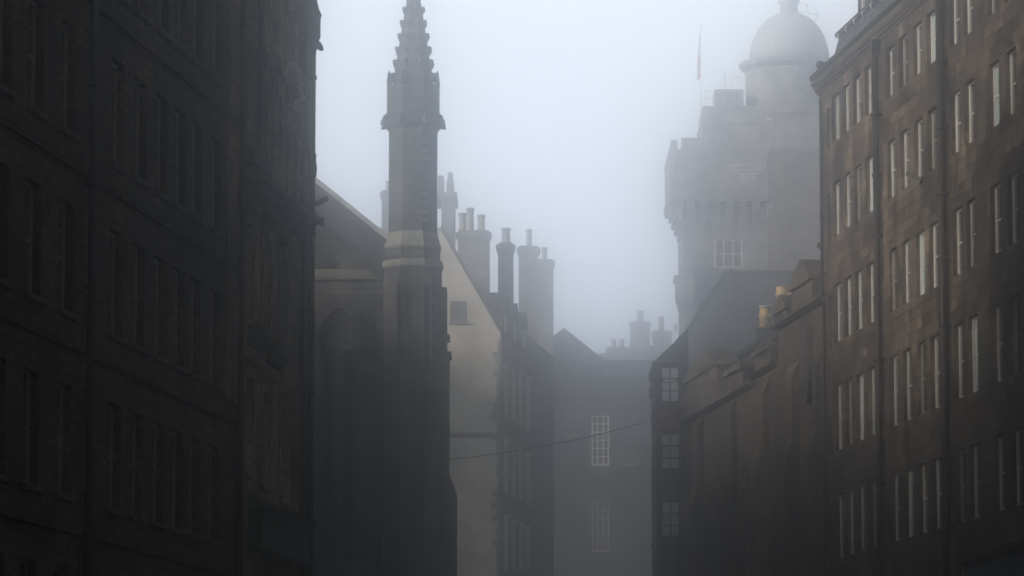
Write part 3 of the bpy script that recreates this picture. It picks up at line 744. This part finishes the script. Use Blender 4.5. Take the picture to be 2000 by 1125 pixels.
# -------- turret with crocketed spire
frP = Frame(P(807, 300, YCH-.3)[:2], 0)
pz = lambda py: frP.at(807, py)[1]
pw = abs(frP.at(857, 300)[0]-frP.at(757, 300)[0])/100
TT = thing('spired_turret', 'slender octagonal church turret with a knobbly crocketed spire, left of the street gap', 'turret', frP)
oc = math.pi/8; kf = 1/math.cos(oc)
def ocl(prof, name, mat, n=8, parent=TT):
    return MB().lathe([(r*pw*kf, pz(y)) for r, y in prof], 0, 0, n, oc, False).build(name, M[mat], parent)
ocl([(57, 1700), (57, 1000), (56, 990), (56, 527)], 'lower_shaft', 'church')
ocl([(56, 527), (59, 524), (59, 517), (55, 512)], 'moulding', 'church_trim')
ocl([(52.5, 513), (52.5, 488)], 'frieze', 'church')
ocl([(54, 489), (55, 484), (53, 478), (51, 476), (51, 470), (48.5, 468), (48.5, 460), (47, 457)], 'moulding', 'church_trim')
ocl([(47, 458), (47, 250)], 'shaft', 'church')
ocl([(47, 256), (52, 250), (54, 243), (57, 238), (58, 230), (54, 227), (51, 224), (50, 172), (46, 168)], 'belfry_band', 'church')
sp = ocl([(41, 172), (2.5, -66), (1, -72)], 'spire', 'church')
gm_ = MB()                                                # gargoyles / carved lumps on the band
def lump(mb, c, r, sx=1, sy=1, sz=1, seed=0):
    bm = bmesh.new(); bmesh.ops.create_icosphere(bm, subdivisions=2, radius=r); rr = random.Random(seed)
    for v in bm.verts:
        v.co *= .82+.36*rr.random(); v.co = Vector((v.co.x*sx, v.co.y*sy, v.co.z*sz))+Vector(c)
    for f_ in bm.faces: mb.poly([v.co.copy() for v in f_.verts])
    bm.free()
base_g = None
for i in range(8):
    a = oc+i*math.pi/4; r = 55*pw*kf
    if base_g is None:
        mb = MB(); lump(mb, (0, 0, 0), .11, 1.3, .9, 1.2, 3); lump(mb, (.08, 0, -.08), .07, 1.3, .9, 1, 4); lump(mb, (.02, 0, .13), .07, 1, 1, 1.3, 6)
        base_g = mb.build('gargoyle', M['church'], TT)
        o = base_g
    else: o = base_g.copy(); COL.objects.link(o)
    o.location = (r*math.cos(a), r*math.sin(a), pz(242)); o.rotation_euler = (0, 0, a)
pin = None                                                 # corner pinnacles
for i in range(8):
    a = oc+i*math.pi/4; r = 47*pw*kf
    if pin is None:
        mb = MB(); h0, h1 = 0, pz(172)-pz(226)
        mb.box(-.06, .06, -.06, .06, 0, h1); mb.lathe([(.085, h1), (.075, h1+.05), (.10, h1+.12), (.085, h1+.22), (.095, h1+.27), (.055, h1+.40), (.07, h1+.45), (.01, h1+.60)], 0, 0, 6)
        pin = mb.build('pinnacle', M['church'], TT); o = pin
    else: o = pin.copy(); COL.objects.link(o)
    o.location = (r*math.cos(a), r*math.sin(a), pz(226)); o.rotation_euler = (0, 0, a)
croc = None
for lv in range(9):
    py = 152-26.3*lv; rr_ = (41-(172-py)/238*38.5)*pw*kf; s_ = 1.45-.05*lv
    for i in range(8):
        a = oc+i*math.pi/4
        if croc is None:
            mb = MB(); lump(mb, (.0, 0, 0), .085, 1.1, .8, 1.15, 11); lump(mb, (.035, 0, .05), .055, 1.2, .8, .9, 12)
            croc = mb.build('crocket', M['church'], sp); o = croc
        else: o = croc.copy(); COL.objects.link(o)
        o.location = (rr_*math.cos(a), rr_*math.sin(a), pz(py)); o.rotation_euler = (0, 0, a+random.uniform(-.2, .2)); o.scale = (s_,)*3
# quoin-like studs up the shaft, blind niches lower down
rs = 47*pw
st0 = MB().box(0, .22, -.035, .05, 0, .11).build('stud', M['church'], TT)
for i in range(11):
    o = st0 if i == 0 else st0.copy()
    if i: COL.objects.link(o)
    o.location = (.33+.03*(i % 2), -rs, pz(440-i*17))
mb = MB(); r2_ = 56*pw
for px in (785, 835):
    x = (px-807)*pw
    mb.box(x-.16, x-.08, -r2_-.08, -r2_+.05, pz(900), pz(560)); mb.box(x+.12, x+.2, -r2_-.08, -r2_+.05, pz(900), pz(560))
    mb.prism([(x-.2, pz(562)), (x+.24, pz(562)), (x+.02, pz(535))], -r2_-.11, -r2_+.05)
mb.box(-.55, .5, -r2_-.12, -r2_+.05, pz(905), pz(898)); mb.box((818-807)*pw, (852-807)*pw, -r2_-.16, -r2_+.05, pz(775), pz(766))
mb.build('blind_tracery', M['church'], TT)
# stepped buttress on the right of the turret
bx = lambda px: (px-807)*pw
MB().box(bx(850), bx(878), .1, 1.6, 0, pz(690)).box(bx(850), bx(873), .12, 1.58, pz(690)+.002, pz(560)).box(bx(850), bx(882), .06, 1.64, pz(695), pz(686)).box(bx(850), bx(879), .06, 1.64, pz(660), pz(653)).prism([(bx(850), 0), (bx(893), 0), (bx(893), pz(965)), (bx(879), pz(925)), (bx(850), pz(925))], .03, 1.67).build('buttress', M['church'], TT)

# ================================================================= pale chimney block behind the turret
frQ = Frame(P(740, 900, 256)[:2], 0)
Q = thing('tall_chimneyed_house', 'pale misty house with wide chimney stack rising behind the spired turret', 'building', frQ)
qu = lambda px: frQ.at(px, 450)[0]; qz = lambda py: frQ.at(800, py)[1]
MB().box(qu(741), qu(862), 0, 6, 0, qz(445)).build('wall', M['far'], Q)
stack(Q, qu(745), qu(770), .3, 1.6, qz(446), qz(384), [(qu(757), .7)], 'far')
mb = MB(); mb.box(qu(862)+.002, qu(888), -.1, 4, 0, qz(390)); mb.box(qu(850), qu(893), -.2, 4.1, qz(390)+.002, qz(376)); mb.box(qu(855), qu(866), .2, 3, qz(376)+.002, qz(342)); mb.box(qu(872), qu(886), .2, 3, qz(376)+.002, qz(352)); mb.box(qu(874), qu(884), .3, 2, qz(352)+.002, qz(335))
mb.box(qu(864), qu(884), -.35, -.102, qz(470), qz(420))
mb.build('chimney', M['far'], Q)

# ================================================================= harled house
YH = 230
frI = Frame(P(745, 900, YH)[:2], 0)
iu = lambda px: frI.at(px, 600)[0]; iz = lambda py: frI.at(900, py)[1]
I = thing('harled_house', 'pale cream harled gable house with a shuttered window, right of the spired turret', 'building', frI)
xe = iu(978); xap = iu(860)
wi = (iu(880), iu(912), iz(628), iz(588))
zg = iz(652)
mb = facade(0, xe, 0, zg-.0, [], .1)
pg = [(xe, zg), (xap, iz(448)), (0, iz(655))]
mb = MB()
xs = [(0, iu(880)), (iu(880), iu(912)), (iu(912), xe)]
def topz(x): return iz(448)+(zg-iz(448))*(x-xap)/(xe-xap) if x > xap else iz(655)+(iz(448)-iz(655))*x/xap
mb.poly([(0,0,0),(wi[0],0,0),(wi[0],0,topz(wi[0])),(xap,0,topz(xap)),(0,0,topz(0))])
mb.poly([(wi[0],0,0),(wi[1],0,0),(wi[1],0,wi[2]),(wi[0],0,wi[2])]); mb.poly([(wi[0],0,wi[3]),(wi[1],0,wi[3]),(wi[1],0,topz(wi[1])),(wi[0],0,topz(wi[0]))])
mb.poly([(wi[1],0,0),(xe,0,0),(xe,0,topz(xe)),(wi[1],0,topz(wi[1]))])
for (x_, ) in ((wi[0],), (wi[1],)): mb.poly([(x_,0,wi[2]),(x_,.12,wi[2]),(x_,.12,wi[3]),(x_,0,wi[3])])
for z_ in (wi[2], wi[3]): mb.poly([(wi[0],0,z_),(wi[1],0,z_),(wi[1],.12,z_),(wi[0],.12,z_)])
mb.recalc = False; mb.build('gable_wall', M['harl'], I)
wn = MB().box(wi[0], wi[1], .05, .11, wi[2], wi[3]).build('window', M['shutter'], I)
MB().box(wi[0]-.1, wi[1]+.15, -.12, .04, wi[2]-.14, wi[2]-.002).build('sill', M['far'], wn)
# raking skews
for (xa_, za_, xb_, zb_) in ((xap, iz(448), xe, zg), ):
    MB().prism([(xa_, za_), (xb_, zb_), (xb_+.12, zb_+.05), (xa_+.05, za_+.3)], -.12, .3).build('skew', M['slate'], I)
mb = MB()                                                  # quoins at the street corner
for i in range(100):
    z = .3+i*.36; L_ = random.choice((.16, .24, .3, .42, .5))+random.uniform(-.05, .05)
    if z+.34 > zg-.1: break
    mb.box(xe-L_, xe+.02, -.03, .35, z, z+.335)
mb.build('quoin', M['far'], I)
MB().prismx([(-.003, iz(855)), (-.09, iz(853)), (-.09, iz(848)), (-.003, iz(845))], iu(850), xe-.45).build('string_course', M['hall'], I)
# street side of the same house, receding
frI2 = Frame(P(978, 900, YH)[:2], aL)
u_end = frI2.u(1047)
sub = bpy.data.objects.new('street_front', None)
def worldmesh(mb, name, mat, fr, parent):
    o = mb.build(name, mat, parent)
    m = Matrix.Translation(fr.o) @ Matrix.Rotation(fr.a, 4, 'Z'); pm = Matrix.Translation(parent.location) @ Matrix.Rotation(parent.rotation_euler.z, 4, 'Z')
    o.matrix_local = pm.inverted() @ m
    return o
opI = []
for x, (a1, b1), (a2, b2), (a3, b3) in ((985, (718, 812), (872, 960), (1020, 1110)), (1000, (729, 820), (882, 968), (1030, 1110)), (1014, (740, 828), (890, 975), (1036, 1110)), (1028, (750, 836), (898, 982), (1042, 1110))):
    for a_, b_ in ((a1, b1), (a2, b2), (a3, b3)):
        opI.append((frI2.u(x), frI2.u(x)+1.25, frI2.z(x+3, b_), frI2.z(x+3, a_)))
zeI = frI2.z(980, 652)
mb = facade(0, u_end, 0, zeI, opI, .15); body(mb, 0, u_end, 0, zeI, 6)
wl = worldmesh(mb, 'street_wall', M['far'], frI2, I)
for k, o in enumerate(opI): window(wl, *o, reveal=.06, fm='white', sill='harl', surround='harl', cols=2, rows=2, t=.13, bar=.03)
for k in range(3):                                          # wall-head dormers
    u = frI2.u(986+18*k); mb = MB()
    mb.box(u, u+1.5, .1, 3, zeI+.002, zeI+1.5); mb.prism([(u-.15, zeI+1.502), (u+1.65, zeI+1.502), (u+.75, zeI+2.5)], -.1, 3.1)
    dm = mb.build('dormer', M['far'], wl)
    MB().box(u+.35, u+1.15, .06, .11, zeI+.25, zeI+1.35).build('window', M['white'], dm)
mb = MB(); mb.prismx([(-.15, zeI+.002), (-.1, zeI+.1), (3.2, zeI+3.9), (6.1, zeI+.002)], 0.35, u_end).build('roof', M['slate'], wl)
# stacks along the row
stack(I, iu(893), iu(956), 2.2, 3.4, iz(640), iz(455), [(iu(902), 1.1), (iu(917), 1.4), (iu(939), 1.0)], 'far', potr=.24)
stack(I, iu(972), iu(1003), 4.2, 5.5, iz(650), iz(470), [(iu(988), .95)], 'far', potr=.28, poth=1.2)
MB().box(iu(950), iu(985), 4.6, 8, iz(700), iz(552)).build('rear_roof', M['slate'], I)

frJ = Frame((frI2.o+frI2.x*(u_end+.01))[:2], aL)
J = thing('stone_house', 'misty stone house with two tall chimneys beyond the harled house', 'building', frJ)
uj = frJ.u(1081, 700)
zj = frJ.z(1081, 700)
opJ = [(.6+i*2.0, 1.6+i*2.0, z, z+1.9) for i in range(int(uj/2)) for z in (4, 7.9, 11.8, 15.7, 19.6) if z < zj-3]
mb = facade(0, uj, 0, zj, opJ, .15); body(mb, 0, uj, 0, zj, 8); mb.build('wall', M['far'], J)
for o in opJ: window(J, *o, reveal=.12, fm='cream', cols=2, rows=2)
MB().box(.5, uj-.4, -.16, -.003, 3.2, 3.9).build('shop_fascia', M['red'], J)
MB().prismx([(-.1, zj), (4, zj+3.5), (8.1, zj)], 0.02, uj-.02).build('roof', M['slate'], J)
# the two tall stacks face the camera
def wstack(parent, px0, px1, ptop, pbase, Y, pot, mat='far', dep=1.6, slab=False):
    fr = Frame(P(px0, 600, Y)[:2], 0); u1 = fr.at(px1, 600)[0]
    z1, z0 = fr.at(px0, ptop)[1], fr.at(px0, pbase)[1]
    s = stack(parent, 0, u1, 0, dep, z0, z1-.4, [], mat)
    pm = Matrix.Translation(parent.location) @ Matrix.Rotation(parent.rotation_euler.z, 4, 'Z'); s.matrix_local = pm.inverted() @ Matrix.Translation(fr.o)
    for (pa, pb, pt) in pot:
        u = fr.at((pa+pb)/2, 600)[0]; r = abs(fr.at(pb, 600)[0]-fr.at(pa, 600)[0])/2; zt = fr.at(px0, pt)[1]
        MB().lathe([(r, z1-.02), (r*.85, z1+.15), (r*.82, zt-.2), (r, zt-.15), (r, zt-.05), (r*.85, zt)], u, dep/2, 12).build('chimney_pot', M['pot_far'], s)
wstack(J, 1013, 1052, 482, 800, 270, [(1027, 1040, 444)])
wstack(J, 1050, 1081, 508, 800, 290, [(1057, 1070, 480)])

# ================================================================= far end of the street
YF = 320
frF = Frame(P(1040, 900, YF)[:2], 0)
fu = lambda px: frF.at(px, 700)[0]; fz = lambda py: frF.at(1100, py)[1]
Fa = thing('gabled_house', 'faint gabled house closing the street with tall white sash windows', 'building', frF)
of = [(fu(1155), fu(1189), fz(908), fz(812)), (fu(1155), fu(1189), fz(1076), fz(980)), (fu(1108), fu(1130), fz(850), fz(795)), (fu(1215), fu(1245), fz(908), fz(820))]
xF = fu(1300)
zt = fz(735)
mb = facade(0, xF, 0, zt, of, .12); body(mb, 0, xF, 0, zt, 10); 
mb.build('wall', M['far_dark'], Fa)
MB().prism([(fu(1030), zt+.002), (fu(1180), zt+.002), (fu(1180), fz(700)), (fu(1166), fz(692)), (fu(1101), fz(640)), (fu(1030), fz(700))], -.2, 7).build('gable', M['far_dark'], Fa)
MB().prismx([(-.2, zt+.002), (5, fz(690)), (10.2, zt+.002)], fu(1180)+.002, xF).build('roof', M['slate'], Fa)
for k, o in enumerate(of): window(Fa, *o, reveal=.06, fm='white' if k < 1 else ('cream' if k < 2 else 'greypaint'), gm='glass', cols=3, rows=3, sill='tower', t=.11, bar=.045)  # lower sash takes duller paint, imitating the light fading downwards
frN = Frame(P(1183, 900, 400)[:2], 0)
N = thing('chimneyed_house', 'faint house with clustered chimneys beyond the gabled house, right of the fog gap', 'building', frN)
nu = lambda px: frN.at(px, 650)[0]; nz = lambda py: frN.at(1250, py)[1]
MB().box(nu(1170), nu(1345), 0, 10, 0, nz(690)).build('wall', M['far'], N)
MB().prismx([(-.1, nz(690)+.002), (5, nz(664)), (10.1, nz(690)+.002)], nu(1232), nu(1345)).build('roof', M['slate'], N)
def nst(a, b, t_, ps):
    z1 = nz(t_)-.4; s = stack(N, nu(a), nu(b), .5, 2.2, nz(700), z1, [], 'far')
    for (pa, pb, pt) in ps:
        r = (nu(pb)-nu(pa))/2; MB().lathe([(r, z1+.4), (r*.85, z1+.6), (r*.85, nz(pt)-.2), (r, nz(pt)-.15), (r*.9, nz(pt))], nu((pa+pb)/2), 1.3, 12).build('chimney_pot', M['pot_far'], s)
nst(1186, 1226, 678, [(1194, 1204, 660), (1210, 1220, 660)])
nst(1232, 1270, 628, [(1244, 1259, 603)])
nst(1276, 1312, 646, [(1286, 1299, 615), (1317, 1324, 630)])

# ================================================================= cable across the street
a, b = P(876, 898, 150.5), P(1279, 819, 165.9)
cv = MB(); prev = None; N_ = 24
for i in range(N_+1):
    f = i/N_; p_ = a.lerp(b, f); p_.z -= .38*4*f*(1-f)*.5
    if prev is not None: cv.tube(prev, p_, .018, n=5)
    prev = p_.copy()
o = cv.build('cable', M['cable']); tag(o, 'thin black cable slung across the street from turret to bay window house', 'cable')

# ================================================================= small things low down
def lantern(label, px, py, Y, k=.55):
    t = thing('wall_lantern', label, 'lantern', loc=P(px, py, Y), group='lanterns on the house fronts')
    MB().lathe([(.07*k, -.2*k), (.13*k, .12*k), (.13*k, .13*k), (.07*k, .13*k)], 0, 0, 6, 0, False).build('glass', M['lens'], t)
    MB().lathe([(.15*k, .132*k), (.14*k, .17*k), (.04*k, .27*k), (.03*k, .33*k)], 0, 0, 6, 0, False).build('cap', M['darkmetal'], t)
    MB().lathe([(.03*k, -.27*k), (.08*k, -.22*k), (.08*k, -.202*k)], 0, 0, 6).build('finial', M['darkmetal'], t)
    MB().tube((0, 0, -.27*k), (0, .1*k, -.4*k), .02*k).tube((0, .1*k, -.4*k), (-.3*k, .3*k, -.4*k), .02*k).build('bracket', M['darkmetal'], t)
lantern('wall lantern at the foot of the buff hooded tenement on the left', 487, 945, frB.o.y+.4)
lantern('wall lantern at the foot of the battlemented hall', 1424, 1105, 145.5)
lantern('wall lantern at the foot of the bay window house', 1314, 1085, 165.2)
lantern('wall lantern below the far corner of the brown tenement', 1616, 1102, 127.5)
# shop fascias low on the left fronts
MB().box(.6, uB-.4, -.3, -.004, frB.z(530, 1085), frB.z(530, 1010)).build('shop_fascia', M['shopgreen'], Bt)
MB().prismx([(-.003, frB.z(530, 1010)+.002), (-.42, frB.z(530, 1010)+.002), (-.46, frB.z(530, 1000)), (-.003, frB.z(530, 985))], .5, uB-.3).build('shop_cornice', M['shopgreen'], Bt)

# ================================================================= unseen houses added to shade the street and its fog
def shade_house(label, x0, y0, ang, L, H_, mat, d=9):
    fr = Frame((x0, y0), ang); t = thing('tenement', label, 'building', fr, group='tenements along the street')
    ops = [(1.2+i*2.6, 2.3+i*2.6, z, z+1.9) for i in range(int((L-1)/2.6)) for z in (4.2, 7.5, 10.8, 14.1, 17.4, 20.7)]
    mb = facade(0, L, 0, H_, ops, .2); body(mb, 0, L, 0, H_, d); mb.build('wall', M[mat], t)
    for o in ops: window(t, *o, reveal=.2, fm='cream', sill='hall', cols=1, rows=1)
    cornice(t, 0, L, H_, mat=mat); MB().prismx([(-.1, H_+.5), (d/2, H_+4.5), (d+.1, H_+.5)], 0, L).build('roof', M['slate'], t)
shade_house('added unseen tenement shading the street left of the camera', -6.6, -22, math.pi/2, 66, 24.5, 'rubble')
shade_house('added unseen tenement shading the street right of the camera', 6.8, 48, -math.pi/2, 70, 24.5, 'ashlar_brown')
shade_house('added unseen tenement shading the street between the camera and the brown tenement', Rpt(86.5)[0], 86.5, aR, 38, 24.2, 'ashlar_brown')
shade_house('added hidden tenement blocking the sun behind the left tenement corner, before the church', -8.2, 96.5, math.pi/2, 50, 17.2, 'hall')
shade_house('added hidden tenement blocking the sun behind the church, before the harled house', -9.2, 168, math.pi/2, 58, 26, 'hall')
shade_house('added unseen tenement blocking light from behind the camera', 8, -24, math.pi, 16, 24, 'hall')

# ================================================================= haze
m = bpy.data.materials.new('haze_volume'); m.use_nodes = True; t = m.node_tree; t.nodes.clear()
o_ = t.nodes.new('ShaderNodeOutputMaterial'); v = t.nodes.new('ShaderNodeVolumePrincipled')
v.inputs['Color'].default_value = (.912, .953, 1.0, 1); v.inputs['Density'].default_value = HAZE_DENSITY; v.inputs['Anisotropy'].default_value = .985
t.links.new(v.outputs[0], o_.inputs['Volume'])
hz = MB().box(-200, 200, -60, 560, -1, 67).build('haze', m); tag(hz, kind='stuff')
